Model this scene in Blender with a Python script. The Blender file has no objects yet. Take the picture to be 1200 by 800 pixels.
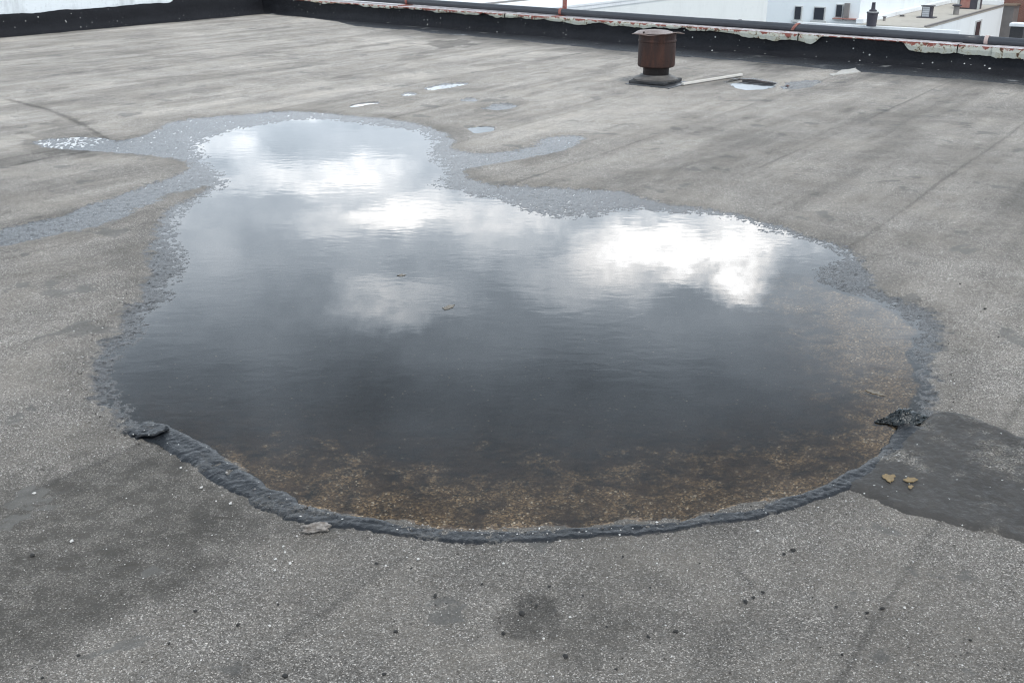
import bpy, bmesh, math, random
import numpy as np
from mathutils import Vector, Matrix

random.seed(7)
S = bpy.context.scene
COL = S.collection
R = math.radians

# ------------------------------------------------------------------ camera
FOC, CH = 1250.0, 1.6                     # focal length in pixels of a 1200 px frame, eye height
PITCH = math.atan(495 / 1250)
cp, sp = math.cos(PITCH), math.sin(PITCH)
cam = bpy.data.cameras.new('camera')
cam.sensor_width = 36; cam.lens = 36 * FOC / 1200
cam.clip_start = 0.05; cam.clip_end = 3000
co = bpy.data.objects.new('camera', cam); COL.objects.link(co)
co.location = (0, 0, CH); co.rotation_euler = (math.pi / 2 - PITCH, 0, 0)
S.camera = co

def ray(x, y):
    a, b = (x - 600) / FOC, (400 - y) / FOC
    return (a, cp + b * sp, -sp + b * cp)
def P(x, y, z=0.0):                       # pixel -> point on the horizontal plane z
    r = ray(x, y); t = (z - CH) / r[2]
    return (r[0] * t, r[1] * t, z)

# ------------------------------------------------------------------ world
SUN_AZ, SUN_EL = R(150), R(62)              # azimuth from +Y towards +X
W = bpy.data.worlds.new('World'); S.world = W; W.use_nodes = True
nt = W.node_tree; nt.nodes.clear()
class NT:
    """tiny helper round a node tree"""
    def __init__(s, t): s.t = t
    def n(s, typ, **kw):
        o = s.t.nodes.new(typ)
        for k, v in kw.items(): setattr(o, k, v)
        return o
    def put(s, sock, v):
        if isinstance(v, bpy.types.NodeSocket): s.t.links.new(v, sock)
        elif v is not None:
            if hasattr(sock.default_value, '__len__') and not hasattr(v, '__len__'): v = [v] * len(sock.default_value)
            if hasattr(v, '__len__') and len(v) == 3 and len(sock.default_value) == 4: v = tuple(v) + (1,)
            sock.default_value = v
    def m(s, op, a, b=None, c=None, clamp=False):
        o = s.n('ShaderNodeMath', operation=op, use_clamp=clamp)
        for i, v in enumerate((a, b, c)):
            if v is not None: s.put(o.inputs[i], v)
        return o.outputs[0]
    def ss(s, v, a, b, lo=0.0, hi=1.0):
        o = s.n('ShaderNodeMapRange', interpolation_type='SMOOTHSTEP')
        for i, q in enumerate((v, a, b, lo, hi)): s.put(o.inputs[i], q)
        return o.outputs[0]
    def noise(s, vec, scale, detail=4, rough=.55, dist=0.0, col=False):
        o = s.n('ShaderNodeTexNoise')
        s.put(o.inputs['Vector'], vec); s.put(o.inputs['Scale'], scale); s.put(o.inputs['Detail'], detail)
        s.put(o.inputs['Roughness'], rough); s.put(o.inputs['Distortion'], dist)
        return o.outputs[1 if col else 0]
    def vor(s, vec, scale, out='Color', feature='F1', rnd=1.0):
        o = s.n('ShaderNodeTexVoronoi', feature=feature)
        s.put(o.inputs['Vector'], vec); s.put(o.inputs['Scale'], scale); s.put(o.inputs['Randomness'], rnd)
        return o.outputs[out]
    def mix(s, f, a, b, mode='MIX'):
        o = s.n('ShaderNodeMix', data_type='RGBA', blend_type=mode)
        s.put(o.inputs[0], f); s.put(o.inputs[6], a); s.put(o.inputs[7], b)
        return o.outputs[2]
    def ramp(s, f, pts, interp='LINEAR'):
        o = s.n('ShaderNodeValToRGB'); s.put(o.inputs[0], f); e = o.color_ramp; e.interpolation = interp
        while len(e.elements) < len(pts): e.elements.new(.5)
        for el, (p, c) in zip(e.elements, pts):
            el.position = p; el.color = (c, c, c, 1) if not hasattr(c, '__len__') else tuple(c) + (1,)
        return o.outputs[0]
    def xyz(s, v):
        o = s.n('ShaderNodeSeparateXYZ'); s.put(o.inputs[0], v); return o.outputs
    def comb(s, x, y, z):
        o = s.n('ShaderNodeCombineXYZ')
        for i, v in enumerate((x, y, z)): s.put(o.inputs[i], v)
        return o.outputs[0]
    def vm(s, op, a, b=None, out=0):
        o = s.n('ShaderNodeVectorMath', operation=op); s.put(o.inputs[0], a)
        if b is not None: s.put(o.inputs['Scale' if op == 'SCALE' else 1], b)
        return o.outputs[out]
    def bump(s, h, dist, strength=1.0, normal=None):
        o = s.n('ShaderNodeBump'); s.put(o.inputs['Height'], h); s.put(o.inputs['Distance'], dist)
        s.put(o.inputs['Strength'], strength)
        if normal is not None: s.put(o.inputs['Normal'], normal)
        return o.outputs[0]
    def attr(s, name):
        return s.n('ShaderNodeAttribute', attribute_name=name).outputs['Fac']

w = NT(nt)
out = w.n('ShaderNodeOutputWorld'); bg = w.n('ShaderNodeBackground'); bg.inputs[1].default_value = 0.1
sky = w.n('ShaderNodeTexSky', sky_type='NISHITA', sun_disc=False, sun_elevation=SUN_EL, sun_rotation=SUN_AZ)
sky.air_density = 1.0; sky.dust_density = 2.0
d = w.n('ShaderNodeTexCoord').outputs['Generated']
d = w.vm('NORMALIZE', d)
X, Y, Z = w.xyz(d)
az = w.m('ARCTAN2', X, Y); el = w.m('ARCSINE', Z)
# ragged edges for the cloud banks
wv = w.comb(w.m('MULTIPLY', X, 1.0), w.m('MULTIPLY', Y, 1.0), w.m('MULTIPLY', Z, 1.7))
wn = w.xyz(w.vm('SUBTRACT', w.noise(wv, 9, 8, .64, col=True), (.5, .5, .5)))
U = w.m('MULTIPLY_ADD', wn[0], .17, az); V = w.m('MULTIPLY_ADD', wn[1], .085, el)
fb = w.noise(wv, 5.5, 7, .62)
# grey overcast, lighter low down, slate grey higher up; overhead raised to add light
base = w.ramp(w.m('DIVIDE', w.m('MAXIMUM', V, 0.0), R(60)),
              [(0, .72), (.16, .70), (.22, .78), (.27, .80), (.33, .58), (.40, .36), (.46, .255), (.54, .195), (.75, .29), (1, .33)])
base = w.m('MULTIPLY', base, w.ss(fb, .25, .75, 15.5, 29))
# low bright cloud banks: the ones that the pool mirrors, then broken banks all round the horizon
def sky_dir(x, y):
    r = ray(x, y); return math.atan2(r[0], r[1]), math.asin(-r[2] / math.sqrt(sum(q * q for q in r)))
banks = [(345, 197, 90, 13, 12), (268, 172, 26, 11, 8), (430, 212, 60, 12, 5), (505, 242, 50, 15, 12), (430, 258, 45, 16, 8),
         (832, 292, 62, 32, 36), (765, 298, 55, 34, 14), (650, 296, 85, 34, 9), (470, 350, 48, 26, 11), (865, 330, 26, 14, 14),
         (500, 106, 120, 12, 14), (580, 258, 110, 16, 8), (60, 165, 120, 14, 8)]
tot = None
for (x, y, rx, ry, amp) in banks:
    a0, e0 = sky_dir(x, y)
    du = w.m('DIVIDE', w.m('SUBTRACT', U, a0), rx / FOC * 1.05); dv = w.m('DIVIDE', w.m('SUBTRACT', V, e0), ry / FOC)
    q = w.m('ADD', w.m('MULTIPLY', du, du), w.m('MULTIPLY', dv, dv))
    g = w.m('MULTIPLY', w.ss(q, 3.4, .0), amp)
    tot = g if tot is None else w.m('ADD', tot, g)
far_banks = w.m('MULTIPLY', w.ss(w.noise(wv, 3.1, 6, .6), .53, .68), w.m('MULTIPLY', w.ss(el, R(26), R(12)), 22))
away = w.ss(w.m('ABSOLUTE', az), R(24), R(40))
tot = w.m('ADD', tot, w.m('MULTIPLY', far_banks, away))
fine_ = w.noise(wv, 15, 8, .62, .4)
tot = w.m('MULTIPLY', tot, w.m('MULTIPLY', w.ss(fb, .30, .62, .45, 1.15), w.ss(fine_, .32, .60, .35, 1.15)))
lum = w.m('ADD', base, tot)
tint = w.mix(w.ss(lum, 6, 40), (.80, .94, 1.09), (1.0, 1.0, 1.0))
cl = w.vm('SCALE', tint, lum)
w.t.links.new(w.mix(.9, sky.outputs[0], cl), bg.inputs[0])
nt.links.new(bg.outputs[0], out.inputs[0])

sun = bpy.data.lights.new('sun', 'SUN'); sun.energy = 1.5; sun.angle = R(14); sun.color = (1.0, .965, .91)
so = bpy.data.objects.new('sun', sun); COL.objects.link(so)
sd = Vector((math.sin(SUN_AZ) * math.cos(SUN_EL), math.cos(SUN_AZ) * math.cos(SUN_EL), math.sin(SUN_EL)))
so.rotation_euler = sd.to_track_quat('Z', 'Y').to_euler(); so.location = (0, 0, 20)

S.view_settings.view_transform = 'Standard'; S.view_settings.look = 'None'
S.view_settings.exposure = 0.4; S.view_settings.gamma = 1.0; S.view_settings.use_curve_mapping = False
S.render.engine = 'CYCLES'
S.cycles.filter_width = 1.15; S.cycles.max_bounces = 5; S.cycles.diffuse_bounces = 2; S.cycles.glossy_bounces = 3; S.cycles.transparent_max_bounces = 12

# ------------------------------------------------------------------ object helpers
def tag(o, label=None, cat=None, group=None, kind=None):
    if label: o['label'] = label
    if cat: o['category'] = cat
    if group: o['group'] = group
    if kind: o['kind'] = kind
    return o
def link(name, me, mat, parent=None, loc=None, smooth=False):
    o = bpy.data.objects.new(name, me); COL.objects.link(o)
    if mat is not None and not me.materials: me.materials.append(mat)
    if parent is not None: o.parent = parent
    if loc is not None: o.location = loc
    if smooth: me.polygons.foreach_set('use_smooth', np.ones(len(me.polygons), dtype=bool))
    return o
def empty(name, loc=(0, 0, 0), rz=0.0):
    o = bpy.data.objects.new(name, None); COL.objects.link(o); o.location = loc; o.rotation_euler.z = rz
    o.empty_display_size = .1
    return o
def pyd(name, v, f):
    me = bpy.data.meshes.new(name); me.from_pydata([tuple(map(float, q)) for q in v], [], f); me.update(); return me
def from_bm(name, bm):
    me = bpy.data.meshes.new(name); bm.normal_update(); bm.to_mesh(me); bm.free(); return me
def bm_box(bm, x0, x1, y0, y1, z0, z1, bev=0.0):
    g = bmesh.ops.create_cube(bm, size=1.0)
    for v in g['verts']:
        v.co = Vector((x0 + (v.co.x + .5) * (x1 - x0), y0 + (v.co.y + .5) * (y1 - y0), z0 + (v.co.z + .5) * (z1 - z0)))
    if bev:
        es = list({e for v in g['verts'] for e in v.link_edges})
        bmesh.ops.bevel(bm, geom=es, offset=bev, segments=2, affect='EDGES', profile=.6)
def box(name, mat, parent, x0, x1, y0, y1, z0, z1, bev=0.0):
    bm = bmesh.new(); bm_box(bm, x0, x1, y0, y1, z0, z1, bev)
    return link(name, from_bm(name, bm), mat, parent)
def lathe(name, prof, mat, parent=None, seg=40, wob=0.0, caps=True):
    v, f = [], []
    for i, (r, z) in enumerate(prof):
        for k in range(seg):
            a = 2 * math.pi * k / seg
            rr = r * (1 + wob * math.sin(3 * a + 1.3) + wob * .6 * math.sin(5 * a + z * 30))
            v.append((rr * math.cos(a), rr * math.sin(a), z))
    n = len(prof)
    for i in range(n - 1):
        for k in range(seg):
            f.append((i * seg + k, i * seg + (k + 1) % seg, (i + 1) * seg + (k + 1) % seg, (i + 1) * seg + k))
    if caps:
        f.append(tuple(reversed(range(seg)))); f.append(tuple((n - 1) * seg + k for k in range(seg)))
    o = link(name, pyd(name, v, f), mat, parent)
    o.data.polygons.foreach_set('use_smooth', np.ones(len(o.data.polygons), dtype=bool))
    try: o.data.set_sharp_from_angle(angle=R(40))
    except Exception: pass
    return o
def grid_mesh(name, pts, keep=None):
    """pts: (rows, cols, 3) numpy array; keep: (rows-1, cols-1) bool"""
    r, c, _ = pts.shape
    idx = np.arange(r * c).reshape(r, c)
    q = np.stack([idx[:-1, :-1], idx[:-1, 1:], idx[1:, 1:], idx[1:, :-1]], -1)
    q = q[keep] if keep is not None else q.reshape(-1, 4)
    used = np.zeros(r * c, bool); used[q.ravel()] = True
    remap = np.cumsum(used) - 1
    q = remap[q]; v = pts.reshape(-1, 3)[used]
    me = bpy.data.meshes.new(name)
    me.vertices.add(len(v)); me.vertices.foreach_set('co', v.astype(np.float32).ravel())
    me.loops.add(q.size); me.loops.foreach_set('vertex_index', q.astype(np.int32).ravel())
    me.polygons.add(len(q)); me.polygons.foreach_set('loop_start', np.arange(0, q.size, 4, dtype=np.int32))
    me.polygons.foreach_set('loop_total', np.full(len(q), 4, np.int32))
    me.update(calc_edges=True)
    me.polygons.foreach_set('use_smooth', np.ones(len(q), dtype=bool))
    return me, used
def set_attr(me, name, arr):
    a = me.attributes.new(name, 'FLOAT', 'POINT'); a.data.foreach_set('value', arr.astype(np.float32).ravel())

# ---- numpy noise
def _h(i, j, seed):
    n = (i * 374761393 + j * 668265263 + seed * 974634777) & 0x7fffffff
    n = ((n ^ (n >> 13)) * 1274126177) & 0x7fffffff
    return ((n ^ (n >> 16)) & 0xffff) / 65535.0
def vn(x, y, seed=0):
    xi, yi = np.floor(x).astype(np.int64), np.floor(y).astype(np.int64)
    fx, fy = x - xi, y - yi
    fx = fx * fx * (3 - 2 * fx); fy = fy * fy * (3 - 2 * fy)
    a, b = _h(xi, yi, seed), _h(xi + 1, yi, seed); c, e = _h(xi, yi + 1, seed), _h(xi + 1, yi + 1, seed)
    return (a * (1 - fx) + b * fx) * (1 - fy) + (c * (1 - fx) + e * fx) * fy
def fbm(x, y, sc, oct=4, seed=0, g=.5):
    t = 0; a = 1; s = 0
    for k in range(oct):
        t = t + a * vn(x * sc + 17.3 * k, y * sc + 9.1 * k, seed + k); s += a; a *= g; sc *= 2.03
    return t / s
def sst(a, b, v):
    t = np.clip((v - a) / (b - a), 0, 1); return t * t * (3 - 2 * t)
def sdf(x, y, poly, reach=1.2):
    """signed distance (negative inside); far away points just get +reach"""
    p = np.array(poly, float); out = np.full(x.shape, reach)
    m = (x > p[:, 0].min() - reach) & (x < p[:, 0].max() + reach) & (y > p[:, 1].min() - reach) & (y < p[:, 1].max() + reach)
    xx, yy = x[m], y[m]; best = np.full(xx.shape, 1e9); ins = np.zeros(xx.shape, bool)
    for i in range(len(p)):
        a, b = p[i], p[(i + 1) % len(p)]
        ex, ey = b - a; t = np.clip(((xx - a[0]) * ex + (yy - a[1]) * ey) / (ex * ex + ey * ey + 1e-12), 0, 1)
        best = np.minimum(best, (xx - a[0] - t * ex) ** 2 + (yy - a[1] - t * ey) ** 2)
        if abs(ey) > 1e-12:
            c = ((a[1] > yy) != (b[1] > yy)) & (xx < ex * (yy - a[1]) / ey + a[0]); ins ^= c
    o = np.sqrt(best); out[m] = np.where(ins, -o, np.minimum(o, reach)); return out
def smooth_poly(pts, it=2):
    p = [np.array(q[:2], float) for q in pts]
    for _ in range(it):
        n = []
        for i in range(len(p)):
            a, b = p[i], p[(i + 1) % len(p)]; n += [a * .75 + b * .25, a * .25 + b * .75]
        p = n
    return np.array(p)
def trace(px, it=2): return smooth_poly([P(*q) for q in px], it)

# ------------------------------------------------------------------ materials
def new_mat(name):
    m = bpy.data.materials.new(name); m.use_nodes = True; m.node_tree.nodes.clear()
    return m, NT(m.node_tree)
def finish(g, bsdf):
    o = g.n('ShaderNodeOutputMaterial'); g.t.links.new(bsdf.outputs[0], o.inputs[0])
def princ(g, col, rough, normal=None, metal=0.0, spec=.5, coat=None):
    b = g.n('ShaderNodeBsdfPrincipled'); g.put(b.inputs['Base Color'], col); g.put(b.inputs['Roughness'], rough)
    g.put(b.inputs['Metallic'], metal); g.put(b.inputs['Specular IOR Level'], spec)
    if normal is not None: g.put(b.inputs['Normal'], normal)
    if coat is not None: g.put(b.inputs['Coat Weight'], coat); g.put(b.inputs['Coat Roughness'], .12)
    return b
def simple(name, c1, c2=None, scale=8, rough=.7, bumpd=.003, metal=0.0, detail=5, spec=.5):
    m, g = new_mat(name); p = g.n('ShaderNodeTexCoord').outputs['Object']
    n = g.noise(p, scale, detail, .6); n2 = g.noise(p, scale * 9, 3, .6)
    col = g.mix(g.ss(n, .3, .7), c1, c2 or [q * .75 for q in c1])
    col = g.mix(.35, col, g.mix(n2, [q * .6 for q in c1], [min(1, q * 1.3) for q in c1]))
    h = g.m('ADD', n, g.m('MULTIPLY', n2, .5))
    finish(g, princ(g, col, g.ss(n2, .3, .7, max(.05, rough - .12), min(1, rough + .12)), g.bump(h, bumpd), metal, spec))
    return m

V55 = (math.cos(R(55)), math.sin(R(55)))   # the roofing rolls run this way

def mat_roof():
    m, g = new_mat('gritty_roofing')
    p = g.n('ShaderNodeNewGeometry').outputs['Position']
    wet, deep, tan, silt, tone, flood = (g.attr(a) for a in ('wet', 'deep', 'tan', 'silt', 'tone', 'flood'))
    # mineral grit: every grain its own grey
    gr = g.vor(p, 330); gd = g.vor(p, 330, 'Distance')
    r = g.xyz(gr)[0]; r2 = g.xyz(gr)[1]
    grain = g.ramp(r, [(0, .040), (.25, .085), (.55, .15), (.80, .235), (.90, .33), (.95, .50), (1, .72)])
    big = g.vor(p, 150); bigd = g.vor(p, 150, 'Distance')
    bm_ = g.m('MULTIPLY', g.m('GREATER_THAN', g.xyz(big)[0], .94), g.ss(bigd, .52, .42))
    grain = g.mix(g.m('MULTIPLY', bm_, g.ss(silt, .2, .9, .85, .35)), grain, g.ramp(g.xyz(big)[1], [(0, .06), (.35, .16), (.6, .42), (1, .66)]))
    # worn-down fines between the grains
    nb = g.noise(p, 2.3, 6, .62); nm = g.noise(p, 14, 5, .6); ns = g.noise(p, 60, 3, .6)
    fines = g.mix(nm, (.140, .133, .122), (.210, .202, .188))
    col = g.mix(g.ss(nb, .35, .72, .25, .62), grain, fines)
    warm = g.mix(r2, (1.085, .995, .90), (1.055, 1.0, .935)); col = g.mix(1, col, warm, 'MULTIPLY')
    # silt film
    siltc = g.mix(g.noise(p, 5, 5, .6), (.054, .049, .042), (.074, .068, .060))
    sf = g.m('MULTIPLY', silt, g.ss(g.m('ADD', nm, g.m('MULTIPLY', r, .3)), .55, .85, 1.0, .55))
    col = g.mix(sf, col, siltc)
    bald = g.m('MULTIPLY', g.ss(g.noise(p, 3.1, 6, .6, .3), .615, .64), .75)
    col = g.mix(bald, col, g.mix(nm, (.098, .094, .087), (.135, .130, .121)))
    # stains
    st = g.ss(g.noise(p, .9, 7, .65), .32, .62, .82, 1.08); sm = g.ss(g.noise(p, 5.5, 6, .7), .3, .62, .88, 1.05)
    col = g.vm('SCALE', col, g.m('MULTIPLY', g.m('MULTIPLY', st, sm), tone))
    # wet grit is darker and shiny
    wn = g.ss(g.m('ADD', wet, g.m('MULTIPLY', g.m('SUBTRACT', g.noise(p, 26, 6, .7), .5), 1.5)), .30, .62)
    wetc = g.mix(1, col, (.17, .175, .19), 'MULTIPLY')
    col = g.mix(wn, col, wetc)
    # bed of the pool: black mud with drifts of ochre grit
    mud = g.mix(g.m('MULTIPLY', tan, g.ss(nm, .2, .7)), (.017, .017, .018), (.082, .056, .040))
    n1 = g.noise(p, 6.5, 7, .68, .6); n2 = g.noise(p, 34, 4, .6)
    tm = g.ss(g.m('ADD', g.m('ADD', g.m('MULTIPLY', tan, .55), g.m('MULTIPLY', g.m('SUBTRACT', n1, .5), 1.5)), g.m('MULTIPLY', g.m('SUBTRACT', n2, .5), .5)), .30, .72)
    ob = g.vor(p, 170); oc = g.xyz(ob)
    ochre = g.mix(oc[1], (.15, .095, .052), (.46, .33, .20))
    ochre = g.mix(g.m('GREATER_THAN', oc[2], .93), ochre, (.70, .60, .47))
    bed = g.mix(g.m('MULTIPLY', tm, g.ss(oc[0], .25, .75, .15, 1.0)), mud, ochre)
    bed = g.mix(g.m('MULTIPLY', g.m('GREATER_THAN', oc[0], .997), .4), bed, (.42, .36, .28))
    col = g.mix(g.ss(deep, .0, .35), col, bed)
    rough = g.m('MULTIPLY_ADD', wn, g.m('SUBTRACT', g.m('MULTIPLY', g.ss(ns, .3, .7, .10, .30), g.ss(flood, 0, 1, 1.15, .85)), .9), .9)
    h = g.m('ADD', g.m('MULTIPLY', g.m('SUBTRACT', 1.0, gd), g.ss(silt, 0, 1, .0035, .0018)), g.m('MULTIPLY', ns, .003))
    h = g.m('ADD', h, g.m('MULTIPLY', bm_, g.m('MULTIPLY', g.m('SUBTRACT', .5, bigd), .008)))
    finish(g, princ(g, col, rough, g.bump(h, 1.0, g.ss(wn, 0, 1, .85, g.ss(flood, 0, 1, .55, .31))), spec=.45))
    return m

def mat_water(name='standing_water', tint=(.80, .80, .78)):
    m, g = new_mat(name)
    p = g.n('ShaderNodeNewGeometry').outputs['Position']
    x, y, z = g.xyz(p)
    q = g.comb(g.m('MULTIPLY', x, .55), y, 0.0)
    where = g.ss(g.noise(p, .75, 3, .5), .36, .62, .12, 1.0)
    h = g.m('ADD', g.noise(q, 17, 2, .45, .4), g.m('MULTIPLY', g.noise(q, 5.0, 2, .5, .3), 1.6))
    n = g.bump(g.m('MULTIPLY', h, where), .00034, 1.0)
    gl = g.n('ShaderNodeBsdfGlossy'); g.put(gl.inputs['Roughness'], .0); g.put(gl.inputs['Normal'], n); g.put(gl.inputs[0], (1, 1, 1))
    tr = g.n('ShaderNodeBsdfTransparent'); g.put(tr.inputs[0], tint)
    fr = g.n('ShaderNodeFresnel'); g.put(fr.inputs[0], 1.333); g.put(fr.inputs['Normal'], n)
    mx = g.n('ShaderNodeMixShader'); g.put(mx.inputs[0], fr.outputs[0])
    g.t.links.new(tr.outputs[0], mx.inputs[1]); g.t.links.new(gl.outputs[0], mx.inputs[2])
    finish(g, mx)
    return m

def mat_tar(name, c=(.030, .031, .033), worn=0.0, rough=.42, spots=0.0, paint=0.0, sc=1.0, spec=.4, broad=1.0):
    m, g = new_mat(name)
    p = g.n('ShaderNodeNewGeometry').outputs['Position']
    a = g.noise(p, 6 * sc, 6, .62, .2); b = g.noise(p, 42 * sc, 4, .6); e = g.noise(p, 150 * sc, 2, .5)
    col = g.mix(a, [q * .65 for q in c], [q * 1.7 for q in c])
    col = g.mix(g.m('MULTIPLY', g.ss(b, .5, .75), .45), col, [q * 2.4 for q in c])
    if worn:
        gr = g.xyz(g.vor(p, 210)); grain = g.ramp(gr[0], [(0, (.05, .046, .04)), (.5, (.15, .135, .115)), (.85, (.27, .245, .21)), (1, (.46, .43, .39))])
        wm = g.m('MULTIPLY', g.ss(g.noise(p, 4.2, 7, .72), .50, .66), g.m('GREATER_THAN', gr[1], .22))
        col = g.mix(g.m('MULTIPLY', wm, worn), col, grain)
        col = g.mix(g.m('GREATER_THAN', gr[2], .9985), col, (.5, .5, .48))
    if spots:                                # flecks of spilt white paint
        v = g.vor(p, 19, 'Distance'); vr = g.xyz(g.vor(p, 19))
        s1 = g.m('MULTIPLY', g.ss(v, g.m('MULTIPLY', vr[1], .30), g.m('MULTIPLY', vr[1], .16)), g.m('GREATER_THAN', vr[0], .60))
        s1 = g.m('MULTIPLY', s1, g.ss(g.noise(p, .8, 3, .5), .42, .55))
        col = g.mix(g.m('MULTIPLY', s1, spots), col, (.62, .62, .60))
    if paint:
        col = g.mix(g.m('MULTIPLY', g.ss(g.noise(p, 3.2, 6, .7), .58, .68), paint), col, (.30, .30, .29))
    h = g.m('ADD', g.m('MULTIPLY', b, .006 / sc), g.m('ADD', g.m('MULTIPLY', e, .0016 / sc), g.m('MULTIPLY', a, .012 * broad / sc)))
    finish(g, princ(g, col, g.ss(b, .3, .7, max(.08, rough - .14), rough + .18), g.bump(h, 1.0, .8), spec=spec))
    return m

def mat_peeling():
    m, g = new_mat('peeling_painted_metal')
    p = g.n('ShaderNodeNewGeometry').outputs['Position']
    a = g.noise(p, 10.0, 7, .68, .4); b = g.noise(p, 13, 7, .7, .8); c = g.noise(p, 45, 4, .6)
    white = g.mix(c, (.40, .41, .35), (.58, .58, .52))
    stain = g.mix(g.ss(b, .45, .75), white, (.40, .34, .16))
    red = g.mix(c, (.17, .040, .028), (.29, .085, .058))
    rust = g.mix(c, (.035, .018, .010), (.13, .055, .022))
    zz = g.xyz(p)[2]
    col = g.mix(g.ss(g.m('MULTIPLY_ADD', g.m('SUBTRACT', zz, .265), 4.0, a), .54, .60), stain, red)
    col = g.mix(g.ss(b, .56, .61), col, rust)
    col = g.mix(g.ss(zz, .296, .299), col, g.mix(g.ss(b, .4, .6), (.60, .58, .60), (.34, .29, .28)))
    finish(g, princ(g, col, .65, g.bump(g.m('ADD', a, b), .006)))
    return m
def mat_rust(name='rusted_steel', dark=1.0):
    m, g = new_mat(name); p = g.n('ShaderNodeTexCoord').outputs['Object']
    x, y, z = g.xyz(p); s = g.comb(g.m('MULTIPLY', x, 1.6), g.m('MULTIPLY', y, 1.6), g.m('MULTIPLY', z, .28))
    a = g.noise(s, 7, 6, .65, .5); b = g.noise(p, 55, 4, .6)
    col = g.ramp(a, [(.25, (.035 * dark, .020 * dark, .016 * dark)), (.48, (.055 * dark, .024 * dark, .018 * dark)), (.62, (.095 * dark, .036 * dark, .022 * dark)), (.8, (.060 * dark, .046 * dark, .040 * dark))])
    col = g.mix(g.ss(b, .55, .8), col, (.03 * dark, .015 * dark, .012 * dark))
    finish(g, princ(g, col, .7, g.bump(g.m('ADD', a, b), .004), metal=.25))
    return m
def mat_white_wall(name, c, dirt=.35, sc=1.0):
    m, g = new_mat(name); p = g.n('ShaderNodeNewGeometry').outputs['Position']
    x, y, z = g.xyz(p)
    s = g.comb(x, y, g.m('MULTIPLY', z, .25))
    a = g.noise(s, .9 * sc, 6, .65); b = g.noise(p, 6 * sc, 5, .6)
    col = g.mix(g.m('MULTIPLY', g.ss(a, .48, .72), dirt), c, [q * .62 for q in c])
    col = g.mix(g.m('MULTIPLY', g.ss(b, .55, .8), dirt), col, [q * .72 for q in c])
    finish(g, princ(g, col, .75, g.bump(b, .01)))
    return m
def mat_brick():
    m, g = new_mat('far_red_brick'); p = g.n('ShaderNodeTexCoord').outputs['Object']
    x, y, z = g.xyz(p)
    br = g.n('ShaderNodeTexBrick'); g.put(br.inputs['Vector'], g.comb(g.m('ADD', x, y), z, 0.0)); g.put(br.inputs['Scale'], 1.0)
    br.inputs['Brick Width'].default_value = .24; br.inputs['Row Height'].default_value = .08; br.inputs['Mortar Size'].default_value = .008
    g.put(br.inputs['Color1'], (.33, .145, .11)); g.put(br.inputs['Color2'], (.25, .11, .09)); g.put(br.inputs['Mortar'], (.34, .27, .23))
    n = g.noise(p, .8, 6, .65)
    col = g.mix(g.ss(n, .35, .7), br.outputs[0], (.23, .11, .09))
    finish(g, princ(g, col, .85, g.bump(br.outputs['Fac'], .01)))
    return m

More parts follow.
